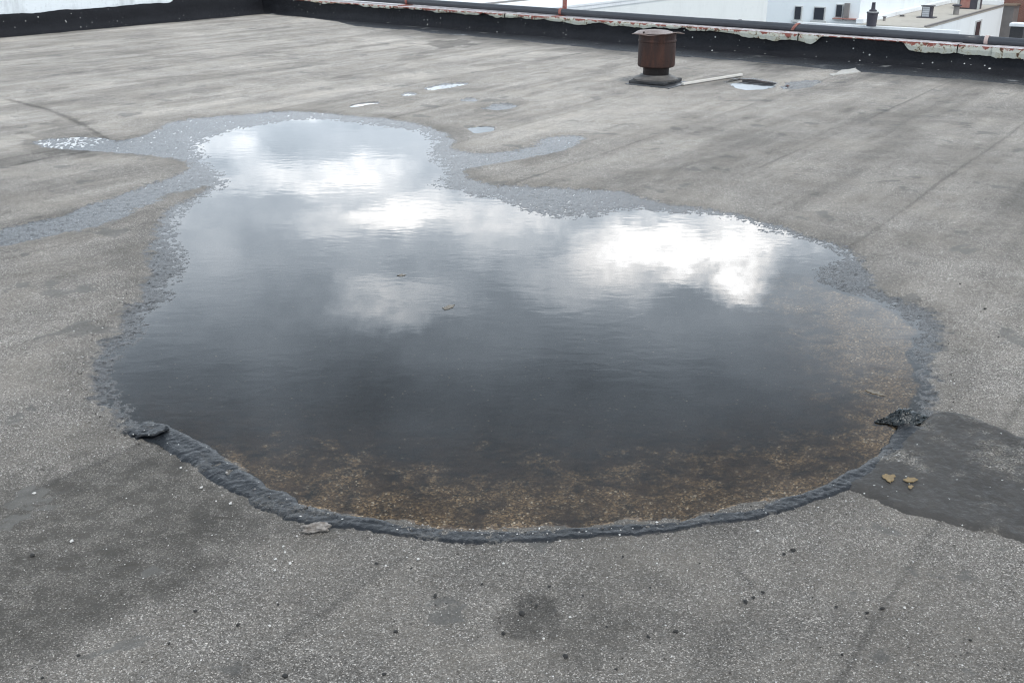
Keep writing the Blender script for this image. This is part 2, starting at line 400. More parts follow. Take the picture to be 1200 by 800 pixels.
M = dict(
    roof=mat_roof(), water=mat_water(),
    rim=mat_tar('tar_bead', (.009, .0105, .013), rough=.36, sc=1.6, spec=.3, broad=.15, worn=.35),
    patch=mat_tar('tar_patch', (.042, .039, .036), worn=.7, rough=.6, spec=.25),
    flash=mat_tar('black_bitumen_flashing', (.0095, .010, .0125), rough=.6, spots=.95, spec=.2),
    flash2=mat_tar('black_bitumen_flashing_left', (.0095, .010, .0125), rough=.6, spots=.6, spec=.2),
    apron=mat_tar('bitumen_apron', (.016, .017, .020), rough=.42, paint=.6, spec=.35),
    peel=mat_peeling(), rust=mat_rust('rusted_steel', .6), rustd=mat_rust('dark_rusted_steel', .16),
    whitewash=mat_white_wall('flaking_whitewash', (.76, .80, .82), .8, 3.0),
    pipe=simple('grey_black_plastic_pipe', (.040, .043, .052), (.055, .058, .066), 3, .42, .0008),
    redp=simple('flaking_red_paint', (.25, .05, .035), (.34, .22, .18), 22, .6, .002),
    pinkp=simple('faded_pink_paint', (.46, .34, .31), (.55, .47, .43), 22, .6, .002),
    lead=simple('weathered_lead_collar', (.08, .074, .07), (.15, .14, .13), 14, .55, .004),
    felt=simple('black_felt_pad', (.030, .030, .032), (.05, .05, .052), 20, .7, .004),
    slate=simple('grey_damp_felt', (.055, .058, .064), (.09, .092, .096), 9, .4, .003),
    lath=simple('bleached_wood', (.58, .55, .50), (.68, .65, .60), 16, .7, .002),
    crumb=simple('tar_crumb', (.014, .013, .012), (.03, .028, .026), 60, .7, .002),
    pebble=simple('white_pebble', (.56, .54, .51), (.70, .68, .65), 50, .6, .002),
    flake=simple('flaky_mortar_lump', (.15, .125, .105), (.50, .47, .44), 60, .8, .006),
    plastic=simple('crumpled_black_plastic', (.010, .014, .016), (.020, .026, .028), 20, .18, .004),
    leaf=simple('yellow_leaf', (.24, .165, .07), (.13, .095, .05), 110, .6, .001),
    scrap=simple('pale_scrap', (.42, .40, .36), (.55, .53, .5), 30, .6, .001),
    soggy=simple('soggy_scrap', (.11, .09, .065), (.20, .165, .12), 90, .5, .001),
    cream=mat_white_wall('cream_white_render', (.78, .80, .78), .25, .5),
    white=mat_white_wall('white_painted_wall', (.80, .84, .85), .25, .5),
    white_roof=mat_white_wall('white_roof_coating', (.80, .82, .83), .4, 1.0),
    tan_roof=mat_white_wall('tan_roof_felt', (.46, .43, .38), .5, .8),
    brown_roof=mat_white_wall('brown_roof_felt', (.20, .155, .12), .5, 1.0),
    glass=simple('dark_window_glass', (.020, .024, .034), (.03, .034, .045), 2, .15, .0),
    frame=simple('painted_timber', (.55, .56, .55), None, 6, .6, .001),
    greyp=simple('grey_sheet_metal', (.19, .18, .175), (.24, .22, .21), 2.5, .6, .002),
    darkmet=simple('dark_sheet_metal', (.045, .042, .055), (.07, .065, .08), 3, .5, .002),
    louvre=simple('pale_louvre', (.42, .44, .47), (.5, .52, .55), 5, .5, .001),
    redledge=simple('faded_red_ledge', (.30, .13, .11), (.38, .22, .19), 4, .7, .002),
    brick=mat_brick(), asphalt=simple('asphalt', (.05, .05, .052), (.06, .06, .06), .6, .9, .01),
    body=simple('grey_rendered_wall', (.22, .21, .20), (.27, .26, .25), .7, .85, .01),
)

# ------------------------------------------------------------------ traced outlines (photo pixels -> roof plane)
WATER = trace([(372, 139), (430, 148), (490, 156), (501, 166), (497, 180), (510, 195), (510, 206), (500, 218), (535, 228), (585, 236), (607, 250), (640, 259), (690, 257),
    (730, 247), (780, 249), (850, 256), (895, 272), (922, 278), (990, 300), (965, 309), (944, 316), (955, 332), (983, 342), (1025, 354),
    (1046, 368), (1069, 384), (1070, 400), (1061, 416), (1074, 436), (1079, 470), (1066, 490), (1062, 508), (1046, 530), (1016, 551), (980, 572),
    (890, 594), (800, 613), (720, 619), (640, 624), (560, 625), (480, 617), (400, 602), (340, 590), (283, 563), (237, 532), (193, 503), (168, 484),
    (160, 462), (140, 425), (160, 400), (207, 343), (222, 308), (214, 290), (216, 265), (230, 244), (256, 226), (278, 211), (262, 196), (242, 182), (240, 168), (272, 153), (320, 146)], 2)
WET = trace([(372, 133), (473, 140), (540, 163), (527, 177), (587, 180), (630, 172), (637, 162), (680, 159), (690, 165), (663, 177), (613, 187), (553, 197), (540, 203), (567, 217),
    (627, 218), (673, 223), (690, 222), (737, 226), (763, 236), (850, 249), (930, 269), (1004, 297), (1034, 344), (1062, 354), (1102, 369), (1098, 414), (1104, 484), (1075, 500),
    (1046, 524), (980, 566), (800, 606), (640, 617), (480, 610), (340, 583), (237, 530), (160, 514), (112, 462), (110, 420), (130, 390), (166, 337), (168, 307), (178, 280), (200, 243), (233, 230), (252, 214),
    (187, 233), (160, 248), (133, 263), (67, 277), (0, 292), (-150, 322), (-150, 300), (0, 271), (83, 250), (157, 223), (213, 203), (230, 193), (213, 186), (173, 182), (100, 178),
    (60, 174), (37, 168), (60, 162), (110, 160), (147, 168), (187, 150), (207, 141), (267, 137), (333, 130)], 1)
SMALL = {  # name: (outline, film)
    'a': [(497, 105), (510, 101), (530, 98), (548, 98), (545, 101), (525, 104), (505, 108)],
    'b': [(470, 112), (477, 109), (487, 110), (484, 113), (474, 114)],
    'c': [(408, 125), (425, 121), (443, 120), (447, 122), (430, 124), (412, 127)],
    'd': [(548, 154), (557, 150), (570, 149), (579, 151), (572, 155), (558, 157)],
    'e': [(853, 103), (850, 96), (862, 92), (890, 93), (912, 98), (908, 104), (880, 107)],
    'f': [(912, 103), (925, 97), (950, 94), (966, 96), (955, 103), (930, 107)],
    'g': [(560, 129), (582, 123), (598, 122), (606, 126), (590, 130)],
    'i': [(55, 168), (70, 163), (108, 161), (110, 167), (85, 171), (60, 172)],
    'j': [(538, 119), (550, 115), (562, 117), (552, 121)]}
SMALLP = {k: trace(v, 2) for k, v in SMALL.items()}
SILT = trace([(-60, 590), (90, 540), (200, 530), (300, 575), (345, 615), (300, 650), (240, 680), (170, 730), (60, 780), (-60, 800)], 2)
SILT2 = trace([(640, 700), (690, 690), (790, 720), (800, 760), (700, 790), (640, 770)], 2)
DAMP = trace([(605, 720), (625, 708), (648, 720), (652, 745), (630, 762), (612, 752)], 2)
DAMP2 = trace([(850, 655), (870, 650), (880, 672), (862, 682)], 2)
DAMP4 = trace([(490, 53), (530, 47), (560, 50), (550, 56), (510, 58)], 2)
DAMP3 = trace([(20, 170), (50, 150), (90, 140), (140, 165), (120, 182), (60, 186)], 2)
TARP = trace([(1060, 514), (1075, 500), (1088, 488), (1115, 485), (1160, 500), (1200, 520), (1380, 560), (1380, 720), (1200, 640), (1088, 613), (1028, 593), (990, 574), (1018, 553), (1046, 532)], 1)

CRACKS = [[P(*q)[:2] for q in pl] for pl in ([(10, 119), (58, 131), (100, 149), (128, 166)], [(842, 655), (856, 660), (868, 674), (880, 690)], [(-20, 205), (60, 186), (115, 178)])]
LW = lambda x: 16.36 - .82 * x                       # foot line of the pipe-side parapet (y from x)
CORNER = np.array((-4.49, 20.04))
DW = np.array((1.0, -.82)) / math.hypot(1, .82); NW = np.array((-.82, -1.0)) / math.hypot(1, .82)   # along, and towards the roof
DL = np.array((-math.cos(R(55)), -math.sin(R(55)))); NL = np.array((math.sin(R(55)), -math.cos(R(55))))

def roof_fields(x, y, fine=True):
    """height of the roofing and its surface fields at world points"""
    dw = sdf(x, y, WATER, 1.5); dt = sdf(x, y, WET, 1.0)
    rag = (fbm(x, y, 5.5, 6, 3, .62) - .5) * .20
    dwn = dw + rag * .75; dtn = dt + rag * .75
    small = np.full(x.shape, 1.0)
    for p in SMALLP.values(): small = np.minimum(small, sdf(x, y, p, .6))
    smn = small + (fbm(x, y, 5, 5, 8, .6) - .5) * .16
    grit = (fbm(x, y, 130, 2, 5) - .5) * .0034 + (fbm(x, y, 55, 3, 15) - .5) * .0062
    film = -.0012 + .0016 * sst(-.01, .04, dwn) + .0024 * sst(.02, .16, dwn) - .0008 * sst(4.7, 6.2, y)
    dry = .010 + .006 * sst(.1, 1.0, dt) + (fbm(x, y, .8, 3, 31) - .5) * .004 * sst(0, .5, dt)
    k = sst(-.03, .07, dtn)
    z = film * (1 - k) + dry * k + grit * (1.15 - .35 * k)
    basin = sst(.015, -.50, dwn); z = z - .034 * basin - .006 * sst(.02, -.06, dwn)
    z = z - (.0150 + .003 * sst(0, -.2, smn)) * sst(.05, -.03, smn) * k
    # roll joints
    s = x * math.sin(R(55)) - y * math.cos(R(55)); t = x * V55[0] + y * V55[1]
    sw = s + (fbm(t, t * 0 + 2, .8, 3, 77) - .5) * .05
    ph = (sw + 2.757) / 1.13; fr = ph - np.floor(ph); roll = np.floor(ph).astype(np.int64)
    z = z + .0030 * (1 - sst(0, .04, fr)) * k + .0012 * (sst(.97, 1, fr)) * k
    dist = np.hypot(x, y)
    wet = np.maximum(1 - sst(-.11, .10, dtn), (1 - sst(-.03, .05, smn)) * .85)
    deep = sst(.01, -.05, dwn)
    # tone of each roll, streaks along the rolls, dark joint
    streak = fbm(s * 1.0, t * .06, 4.5, 4, 41) - .5; st2 = fbm(s, t * .08, 13, 4, 51) - .5
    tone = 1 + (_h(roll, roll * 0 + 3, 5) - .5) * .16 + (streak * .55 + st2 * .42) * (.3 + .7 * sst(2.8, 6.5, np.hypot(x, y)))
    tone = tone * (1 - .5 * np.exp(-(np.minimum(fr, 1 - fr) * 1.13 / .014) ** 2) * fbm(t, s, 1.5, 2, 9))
    tone = tone * (.96 + .30 * sst(2.4, 4.8, dist) + .90 * sst(4.5, 12, dist) - .50 * sst(.6, 5, x + .1 * y) * sst(4, 9, dist))  # paler with distance: grazing sky sheen painted into the roof colour
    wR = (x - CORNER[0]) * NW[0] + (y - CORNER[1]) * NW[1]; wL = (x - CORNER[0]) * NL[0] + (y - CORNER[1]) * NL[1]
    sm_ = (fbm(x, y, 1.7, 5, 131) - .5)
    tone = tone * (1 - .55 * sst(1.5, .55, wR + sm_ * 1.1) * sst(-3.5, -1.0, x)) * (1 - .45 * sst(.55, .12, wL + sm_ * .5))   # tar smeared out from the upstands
    for ck_ in CRACKS:
        dc = np.full(x.shape, 9.0)
        for (ax, ay), (bx, by) in zip(ck_[:-1], ck_[1:]):
            ex, ey = bx - ax, by - ay; tt = np.clip(((x - ax) * ex + (y - ay) * ey) / (ex * ex + ey * ey), 0, 1)
            dc = np.minimum(dc, np.hypot(x - ax - tt * ex, y - ay - tt * ey))
        dc = dc + rag * .35; wk = .010 + .0016 * dist
        tone = tone * (1 - .5 * np.exp(-(dc / wk) ** 2))
    spots = sst(.64, .72, fbm(s, t * .35, 3.6, 5, 66)) * sst(5, 9, dist); tone = tone * (1 - .24 * spots)
    damp = np.maximum.reduce([(1 - sst(-.02, .05, sdf(x, y, q, .4) + rag * (1.0 + 2.2 * (dist > 5)))) * a for q, a in ((DAMP, .45), (DAMP2, .35), (DAMP3, .28), (DAMP4, .45))])
    tone = tone * (1 - damp)
    tone = tone * (1 - .28 * (1 - sst(-.05, .08 + .30 * fbm(x, y, 1.1, 3, 141), dtn)) * k)          # old tide mark round the pool
    ws = sst(.55, .72, fbm(s * 1.0, t * .3, 1.6, 5, 61)) * sst(6, 11, dist)
    tone = tone * (1 - .14 * ws)
    silt = np.maximum(1 - sst(-.12, .12, sdf(x, y, SILT, .6) + rag * 2.2), .8 * (1 - sst(-.12, .14, sdf(x, y, SILT2, .6) + rag * 2.2)))
    silt = np.maximum(silt, .30 * sst(.52, .72, fbm(x, y, 1.3, 5, 91)))
    # where ochre grit lies on the bed: the shelf along the front and the right of the pool
    front = sst(3.75, 2.75, y - .10 * np.abs(x + .1)) ; right = 1.15 * sst(.75, 1.5, x) * sst(5.6, 4.4, y)
    tan = np.maximum(front, right) * (1 - .45 * sst(.12, .75, -dw)); tan = np.maximum(tan, 1.35 * sst(.45, .08, np.hypot(x - 1.36, (y - 3.12) * 1.2)))
    tan = tan * (1 - .25 * sst(-.3, -1.2, x) * sst(2.7, 3.2, y))
    if not fine: return z
    flood = sst(4.6, 6.2, y)                  # the far part is flatter and holds a thicker film
    return z, wet, deep, tan, silt, tone, flood

# ------------------------------------------------------------------ roof
ys = [.85]
while ys[-1] < 21.6: ys.append(ys[-1] + min(.055, .9 * (ys[-1] ** 2 + CH * CH) / CH / 1250))
ys = np.array(ys); NC = 1050
sx = np.linspace(-1, 1, NC)
GX = sx[None, :] * (1.15 + .62 * ys[:, None]); GY = np.repeat(ys[:, None], NC, 1)
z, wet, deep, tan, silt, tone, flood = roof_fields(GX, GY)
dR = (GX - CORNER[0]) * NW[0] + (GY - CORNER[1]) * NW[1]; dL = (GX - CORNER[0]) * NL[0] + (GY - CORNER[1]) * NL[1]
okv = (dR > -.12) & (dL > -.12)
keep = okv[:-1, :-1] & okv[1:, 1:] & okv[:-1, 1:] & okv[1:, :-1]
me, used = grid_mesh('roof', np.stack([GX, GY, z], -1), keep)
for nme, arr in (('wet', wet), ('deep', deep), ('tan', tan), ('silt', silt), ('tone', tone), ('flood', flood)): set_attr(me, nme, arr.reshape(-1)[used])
tag(link('roof', me, M['roof']), 'weathered grey gritty flat roof surface', None, None, 'structure')

# the building underneath: a slab and body that carry the roofing, seen only from elsewhere
def quadr(a, b): return CORNER + DW * a + DL * b
bm = bmesh.new()
cs = [quadr(-.3, -.3), quadr(26, -.3), quadr(26, 26), quadr(-.3, 26)]
lo = [bm.verts.new((*c, -14)) for c in cs]; hi = [bm.verts.new((*c, -.09)) for c in cs]
bm.faces.new(hi[::-1])
for i in range(4): bm.faces.new((lo[i], hi[i], hi[(i + 1) % 4], lo[(i + 1) % 4]))
bmesh.ops.recalc_face_normals(bm, faces=bm.faces)
tag(link('roof_deck', from_bm('roof_deck', bm), M['body']), 'building body beneath the flat roof', None, None, 'structure')
g_ = pyd('ground', [(-900, -900, -14), (900, -900, -14), (900, 900, -14), (-900, 900, -14)], [(0, 1, 2, 3)])
tag(link('ground', g_, M['asphalt']), 'street level asphalt far below the roof', None, None, 'structure')

# ------------------------------------------------------------------ water sheets
def sheet(name, poly, grow, zl, label, step=.0):
    p = np.array(poly); n = len(p)
    x0, y0 = p.min(0) - grow - .1; x1, y1 = p.max(0) + grow + .1
    st = .04 if n > 60 else .03
    gx, gy = np.meshgrid(np.arange(x0, x1, st), np.arange(y0, y1, st))
    dd = sdf(gx, gy, p, .6); kv = dd < grow
    kp = kv[:-1, :-1] | kv[1:, 1:] | kv[:-1, 1:] | kv[1:, :-1]
    m_, _ = grid_mesh(name, np.stack([gx, gy, np.full(gx.shape, zl)], -1), kp)
    return tag(link(name, m_, M['water']), label, None, None, 'structure')
sheet('water', WET, .04, 0.0, 'wide shallow pool of rainwater mirroring a cloudy sky')
sl = dict(a='long bright puddle beyond the pool, mirroring white cloud', b='tiny bright puddle beside a longer bright one', c='thin bright sliver of water beyond the pool',
          d='small bright puddle between the pool and the wet tongue', e='slate coloured puddle by the wooden lath', 
          i='shallow puddle in damp roofing left of the pool')
for k_, p_ in SMALLP.items():
    if k_ not in 'fgj': sheet('puddle', p_, .10, .0015, sl[k_])

# ------------------------------------------------------------------ tar bead along the near shore, tar patch
def path_px(px, n, zz=.008):
    pts = np.array([P(*q, zz)[:2] for q in px]); d_ = np.r_[0, np.cumsum(np.hypot(*np.diff(pts, axis=0).T))]
    t = np.linspace(0, d_[-1], n)
    # smooth by a short moving average after linear resampling
    x, y = np.interp(t, d_, pts[:, 0]), np.interp(t, d_, pts[:, 1])
    k = max(3, n // 40) | 1; pad = k // 2
    f = lambda a: np.convolve(np.pad(a, pad, mode='reflect', reflect_type='odd'), np.ones(k) / k, 'valid')
    return f(x), f(y), t
RIMPX = [(158, 500), (178, 506), (200, 515), (240, 540), (286, 571), (340, 598), (400, 611), (480, 624), (560, 631), (640, 629), (720, 623), (800, 617), (890, 599), (980, 573), (1018, 553), (1046, 534), (1064, 516), (1074, 500)]
n_ = 900
rx_, ry_, rt = path_px(RIMPX, n_)
tx, ty = np.gradient(rx_), np.gradient(ry_); tl = np.hypot(tx, ty); nx, ny = ty / tl, -tx / tl     # outwards (away from water)
wid = np.interp(rt / rt[-1], [0, .05, .12, .25, .4, .6, .8, .9, 1], [.075, .06, .062, .056, .044, .036, .036, .05, .06])
c_ = np.linspace(-1, 1, 15)
wig = (fbm(rt, rt * 0, 3.5, 4, 21) - .5) * .04
TX = rx_[:, None] + nx[:, None] * (c_[None, :] * (wid * (1 + (fbm(rt, rt * 0 + 5, 12, 4, 2, .65) - .5) * .8))[:, None] + wig[:, None])
TY = ry_[:, None] + ny[:, None] * (c_[None, :] * (wid * (1 + (fbm(rt, rt * 0 + 5, 12, 4, 2, .65) - .5) * .8))[:, None] + wig[:, None])
prof = (1 - np.abs(c_) ** 4)
lump = .84 + .32 * fbm(TX, TY, 24, 4, 6, .6)
TZ = -.003 + prof[None, :] * (.0150 * lump) + (fbm(TX, TY, 70, 2, 7) - .5) * .004 * prof[None, :]
TZ += np.where(c_ > 0, .009, 0)[None, :] * (np.abs(c_) ** 1.5)[None, :]
m_, _ = grid_mesh('tar_bead', np.stack([TX, TY, TZ], -1))
tag(link('tar_bead', m_, M['rim']), 'dark wet tar bead curving along the near shore of the pool', 'tar bead')

gx, gy = np.meshgrid(np.arange(.9, 3.0, .009), np.arange(2.1, 3.7, .009))
dd = sdf(gx, gy, TARP, .5) + (fbm(gx, gy, 8, 4, 14) - .5) * .05
zz = roof_fields(gx, gy, False)
zz = zz * .6 + .006 + .006 * sst(.0, -.03, dd) - .014 * sst(-.006, .02, dd) + (fbm(gx, gy, 11, 4, 4) - .5) * .010 * sst(0, -.1, dd)
kv = dd < .02; kp = kv[:-1, :-1] & kv[1:, 1:] & kv[:-1, 1:] & kv[1:, :-1]
m_, _ = grid_mesh('tar_patch', np.stack([gx, gy, zz], -1), kp)
tag(link('tar_patch', m_, M['patch']), 'smooth dark tar patch with worn gritty spots joining the tar bead', 'tar patch')

# ------------------------------------------------------------------ parapets
def wall_pt(a, off, zv): q = CORNER + DW * a + NW * off; return (q[0], q[1], zv)
pw = empty('parapet_wall', (*CORNER, 0)); tag(pw, 'low parapet dressed in black bitumen under the long pipe', 'parapet')
def rel(o, root):                        # mesh was modelled in world space: keep it there under its root
    o.matrix_parent_inverse = Matrix.Translation(root.location).inverted() if root.rotation_euler.z == 0 else root.matrix_world.inverted()
    return o
L1 = 17.0
v_ = [wall_pt(a, o_, zv) for a in (-.35, L1) for (o_, zv) in ((-.02, -.3), (-.02, .285), (-.30, .285), (-.30, -.3))]
f_ = [(0, 1, 5, 4), (1, 2, 6, 5), (2, 3, 7, 6), (3, 0, 4, 7), (0, 3, 2, 1), (4, 5, 6, 7)]
rel(link('wall_core', pyd('wall_core', v_, f_), M['body'], pw), pw)
na = 420; aa = np.linspace(0, L1, na)
foot = np.interp(aa, [0, 1.5, 2.2, 3.2, 4.2, 5.5, 7, 9.2, 11, 12.5, 17], [.06, .10, .22, .62, .55, .62, .72, .80, .78, .70, .66])
foot = np.maximum(.05, foot + (fbm(aa, aa * 0, 1.6, 5, 12, .62) - .5) * .34 * sst(1, 3, aa))
cs_ = [(0, .284), (.0, .26), (.002, .21), (.004, .16), (.012, .115), (.035, .075), (.08, .045), (.13, .026)]
rows = []
for (o_, zv) in cs_: rows.append((np.full(na, o_) * np.clip(foot / .25, .3, 1), np.full(na, zv)))
for fr_ in (.6, .8, .93, 1.0): rows.append((.13 * np.clip(foot / .25, .3, 1) + (foot - .06) * fr_ * .9 + .03 * fr_, np.full(na, .024 - .003 * fr_) if fr_ < 1 else np.full(na, .004)))
off = np.stack([r_[0] for r_ in rows]); zz = np.stack([r_[1] for r_ in rows])
A2 = np.repeat(aa[None, :], len(rows), 0)
off = off + (fbm(A2, zz * 3, 5, 4, 22) - .5) * .035 * (zz > .01); zz = zz + (fbm(A2, off * 4, 4, 3, 23) - .5) * .02 * (zz < .2) * (zz > .01)
pts = np.stack([CORNER[0] + DW[0] * A2 + NW[0] * off, CORNER[1] + DW[1] * A2 + NW[1] * off, zz], -1)
m_, _ = grid_mesh('flashing', pts[:8]); rel(link('flashing', m_, M['flash'], pw), pw)
m_, _ = grid_mesh('apron', pts[7:]); rel(link('apron', m_, M['apron'], pw), pw)

# sheet-metal coping in lengths, its lower edge rusted away
cop = empty('metal_coping', (*CORNER, .3)); tag(cop, 'rust eaten coping with peeling white and red paint along the parapet', 'coping')
edges = [0.9, 3.3, 5.7, 8.1, 10.35, 11.22, 12.25, 12.62, 15.2, 17.0]
drop_a = [0.9, 1.6, 4, 5, 6, 7, 7.6, 8.5, 9.3, 10.3, 10.7, 11.2, 12.2, 12.3, 17]
drop_z = [.290, .272, .262, .258, .25, .232, .248, .25, .246, .21, .188, .200, .195, .185, .175]
for i in range(len(edges) - 1):
    a0, a1 = edges[i] + .004, edges[i + 1] - .004
    n2 = max(8, int((a1 - a0) / .022)); a_ = np.linspace(a0, a1, n2)
    lowz = np.interp(a_, drop_a, drop_z) + (fbm(a_, a_ * 0 + 3, 3.6, 5, 33, .65) - .5) * .085
    eaten = sst(.60, .72, fbm(a_, a_ * 0 + 9, 2.3, 3, 37)) * .05
    if i in (4, 5): eaten = eaten + .10 * sst(10.50, 10.7, a_) * sst(11.75, 11.6, a_)
    lowz = np.minimum(lowz + eaten, .285)
    oo = .030 + (fbm(a_, a_ * 0, 2.5, 3, 39) - .5) * .03 + (.02 if i % 2 else 0)
    top = .300 + .004 * (i % 2)
    prof_ = [(oo, lowz), (oo + .006, (lowz + top) / 2), (oo, np.full(n2, top - .006)), (oo - .006, np.full(n2, top)), (np.full(n2, -.33), np.full(n2, top)), (np.full(n2, -.335), np.full(n2, .22))]
    pts = np.stack([np.stack([CORNER[0] + DW[0] * a_ + NW[0] * o_, CORNER[1] + DW[1] * a_ + NW[1] * o_, z_], -1) for (o_, z_) in prof_])
    m_, _ = grid_mesh('coping_sheet', pts)
    o = rel(link('coping_sheet', m_, M['peel'], cop), cop)
    sm = o.modifiers.new('thickness', 'SOLIDIFY'); sm.thickness = .004; sm.offset = -1
    o.data.polygons.foreach_set('use_smooth', np.zeros(len(o.data.polygons), dtype=bool))

# left parapet: black upstand, whitewashed wall above it, ending short of the corner
def lw_pt(b, off, zv): q = CORNER + DL * b + NL * off; return (q[0], q[1], zv)
pl_ = empty('parapet_wall', (*CORNER, 0)); tag(pl_, 'parapet with flaking whitewash above a black bitumen upstand', 'parapet')
L2 = 16.0
v_ = [lw_pt(a, o_, zv) for a in (-.30, L2) for (o_, zv) in ((-.02, -.3), (-.02, .36), (-.30, .36), (-.30, -.3))]
rel(link('wall_core', pyd('wall_core', v_, f_), M['felt'], pl_), pl_)
v_ = [lw_pt(a, o_, zv) for a in (1.93, L2) for (o_, zv) in ((-.012, .30), (-.012, .80), (-.34, .82), (-.34, .30))]
ob_ = rel(link('whitewashed_wall', pyd('whitewashed_wall', v_, f_), M['whitewash'], pl_), pl_)
bl = np.linspace(0, L2, na)
footl = .13 + (fbm(bl, bl * 0, 2.1, 4, 112) - .5) * .12
offs, zs = [], []
topz = .305 + (fbm(bl, bl * 0 + 4, 3, 4, 113) - .5) * .05 + .07 * sst(2.0, 1.85, bl)
for k_, (o_, t_) in enumerate([(.004, 1.0), (.016, .85), (.014, .6), (.02, .4), (.03, .22), (.06, .10), (.10, .05)]):
    offs.append(np.full(na, o_)); zs.append(topz * t_ + .012)
offs.append(footl); zs.append(np.full(na, .020)); offs.append(footl + .02); zs.append(np.full(na, .002))
off = np.stack(offs); zz = np.stack(zs); B2 = np.repeat(bl[None, :], len(offs), 0)
off = off + (fbm(B2, zz * 3, 5, 4, 122) - .5) * .02 * (zz > .05); off = np.maximum(off, -.004)
pts = np.stack([CORNER[0] + DL[0] * B2 + NL[0] * off, CORNER[1] + DL[1] * B2 + NL[1] * off, zz], -1)[:, ::-1]
m_, _ = grid_mesh('flashing', pts); rel(link('flashing', m_, M['flash2'], pl_), pl_)

# ------------------------------------------------------------------ pipe along the parapet
def tube(name, pts, r, mat, parent, seg=16, closed=False):
    v, f = [], []; n = len(pts); pts = [Vector(q) for q in pts]
    up = Vector((0, 0, 1))
    for i, q in enumerate(pts):
        t = (pts[(i + 1) % n] - pts[i - 1]) if closed else (pts[min(i + 1, n - 1)] - pts[max(i - 1, 0)])
        t.normalize(); a = t.cross(up); a = a.normalized() if a.length > .01 else Vector((1, 0, 0)); b = a.cross(t)
        rr = r[i] if hasattr(r, '__len__') else r
        for k in range(seg): an = 2 * math.pi * k / seg; v.append(q + a * (math.cos(an) * rr) + b * (math.sin(an) * rr))
    for i in range(n if closed else n - 1):
        for k in range(seg):
            j = (i + 1) % n; f.append((i * seg + k, i * seg + (k + 1) % seg, j * seg + (k + 1) % seg, j * seg + k))
    if not closed: f.append(tuple(reversed(range(seg)))); f.append(tuple((n - 1) * seg + k for k in range(seg)))
    o = link(name, pyd(name, v, f), mat, parent)
    o.data.polygons.foreach_set('use_smooth', np.array([len(p_.vertices) == 4 for p_ in o.data.polygons], dtype=bool))
    bmm = bmesh.new(); bmm.from_mesh(o.data); bmesh.ops.recalc_face_normals(bmm, faces=bmm.faces); bmm.to_mesh(o.data); bmm.free()
    return o
pipe = empty('roof_pipe', wall_pt(0, -.16, .37)); tag(pipe, 'long dark grey pipe strapped along the top of the coping', 'pipe')
PZ = .368; PR = .047; AJ = 12.42
def pp(a, dz=0.0, do=0.0): return wall_pt(a, -.16 + do + .012 * math.sin(a * .9), PZ + .006 * math.sin(a * .7 + 1) - .024 * float(sst(4, 10, a)) + dz)
for a0, a1 in ((.6, AJ - .012), (AJ + .012, L1)):
    rel(tube('pipe_length', [pp(a) for a in np.linspace(a0, a1, 60)], PR, M['pipe'], pipe, 20), pipe)
rel(tube('pipe_joint', [pp(a) for a in np.linspace(AJ - .05, AJ + .05, 4)], PR * .93, M['pipe'], pipe, 20), pipe)
# strapping: clamps round the pipe on little feet
def strap(a, mat, label, post=0.0, skew=0.0):
    b = Vector(pp(a, -PR - .008)); o0 = empty('pipe_strap', b); tag(o0, label, 'strap')
    dx = Vector((DW[0], DW[1], 0)); nx_ = Vector((NW[0], NW[1], 0)); zz_ = Vector((0, 0, 1)); c = Vector(pp(a))
    v, f = [], []; n = 20; hw = .020
    for k in range(n + 1):
        an = -2.2 + 4.4 * k / n + math.pi / 2
        for (rr, s_) in ((PR + .001, -1), (PR + .001, 1), (PR + .009, 1), (PR + .009, -1)):
            v.append(c + nx_ * (math.cos(an) * rr) + zz_ * (math.sin(an) * rr) + dx * (s_ * hw + skew * math.sin(an) * .03))
    for k in range(n):
        for j in range(4): f.append((k * 4 + j, k * 4 + (j + 1) % 4, k * 4 + 4 + (j + 1) % 4, k * 4 + 4 + j))
    f += [(3, 2, 1, 0), (4 * n, 4 * n + 1, 4 * n + 2, 4 * n + 3)]
    rel(link('band', pyd('band', v, f), mat, o0), o0)
    bm = bmesh.new(); bm_box(bm, -.045, .045, -.05, .19, -.03, .008, .003)
    me_ = from_bm('foot', bm); me_.transform(Matrix(((DW[0], NW[0], 0, 0), (DW[1], NW[1], 0, 0), (0, 0, 1, 0), (0, 0, 0, 1))))
    link('foot', me_, mat, o0)
    if post:
        bm = bmesh.new(); bm_box(bm, -.032, .032, -.085, -.06, -.03, post, .003)
        me_ = from_bm('post', bm); me_.transform(Matrix(((DW[0], NW[0], 0, 0), (DW[1], NW[1], 0, 0), (0, 0, 1, 0), (0, 0, 0, 1))))
        link('post', me_, mat, o0)
def along(px_x):                            # distance along the wall that lands in this image column at pipe height
    best = min(np.linspace(0, L1, 3000), key=lambda a: abs((lambda q: 600 + FOC * q[0] / (q[1] * cp - (q[2] - CH) * sp))(pp(a)) - px_x)); return float(best)
strap(along(478), M['redp'], 'rusty red strap on the pipe nearest the roof corner', .10)
strap(along(658), M['redp'], 'red strap on the pipe with a tall flat post behind', .30)
strap(along(932), M['redp'], 'flaking red and white strap clamped askew on the pipe', .0, 1.2)
strap(along(1157), M['pinkp'], 'faded pink strap at the pipe joint', .06)

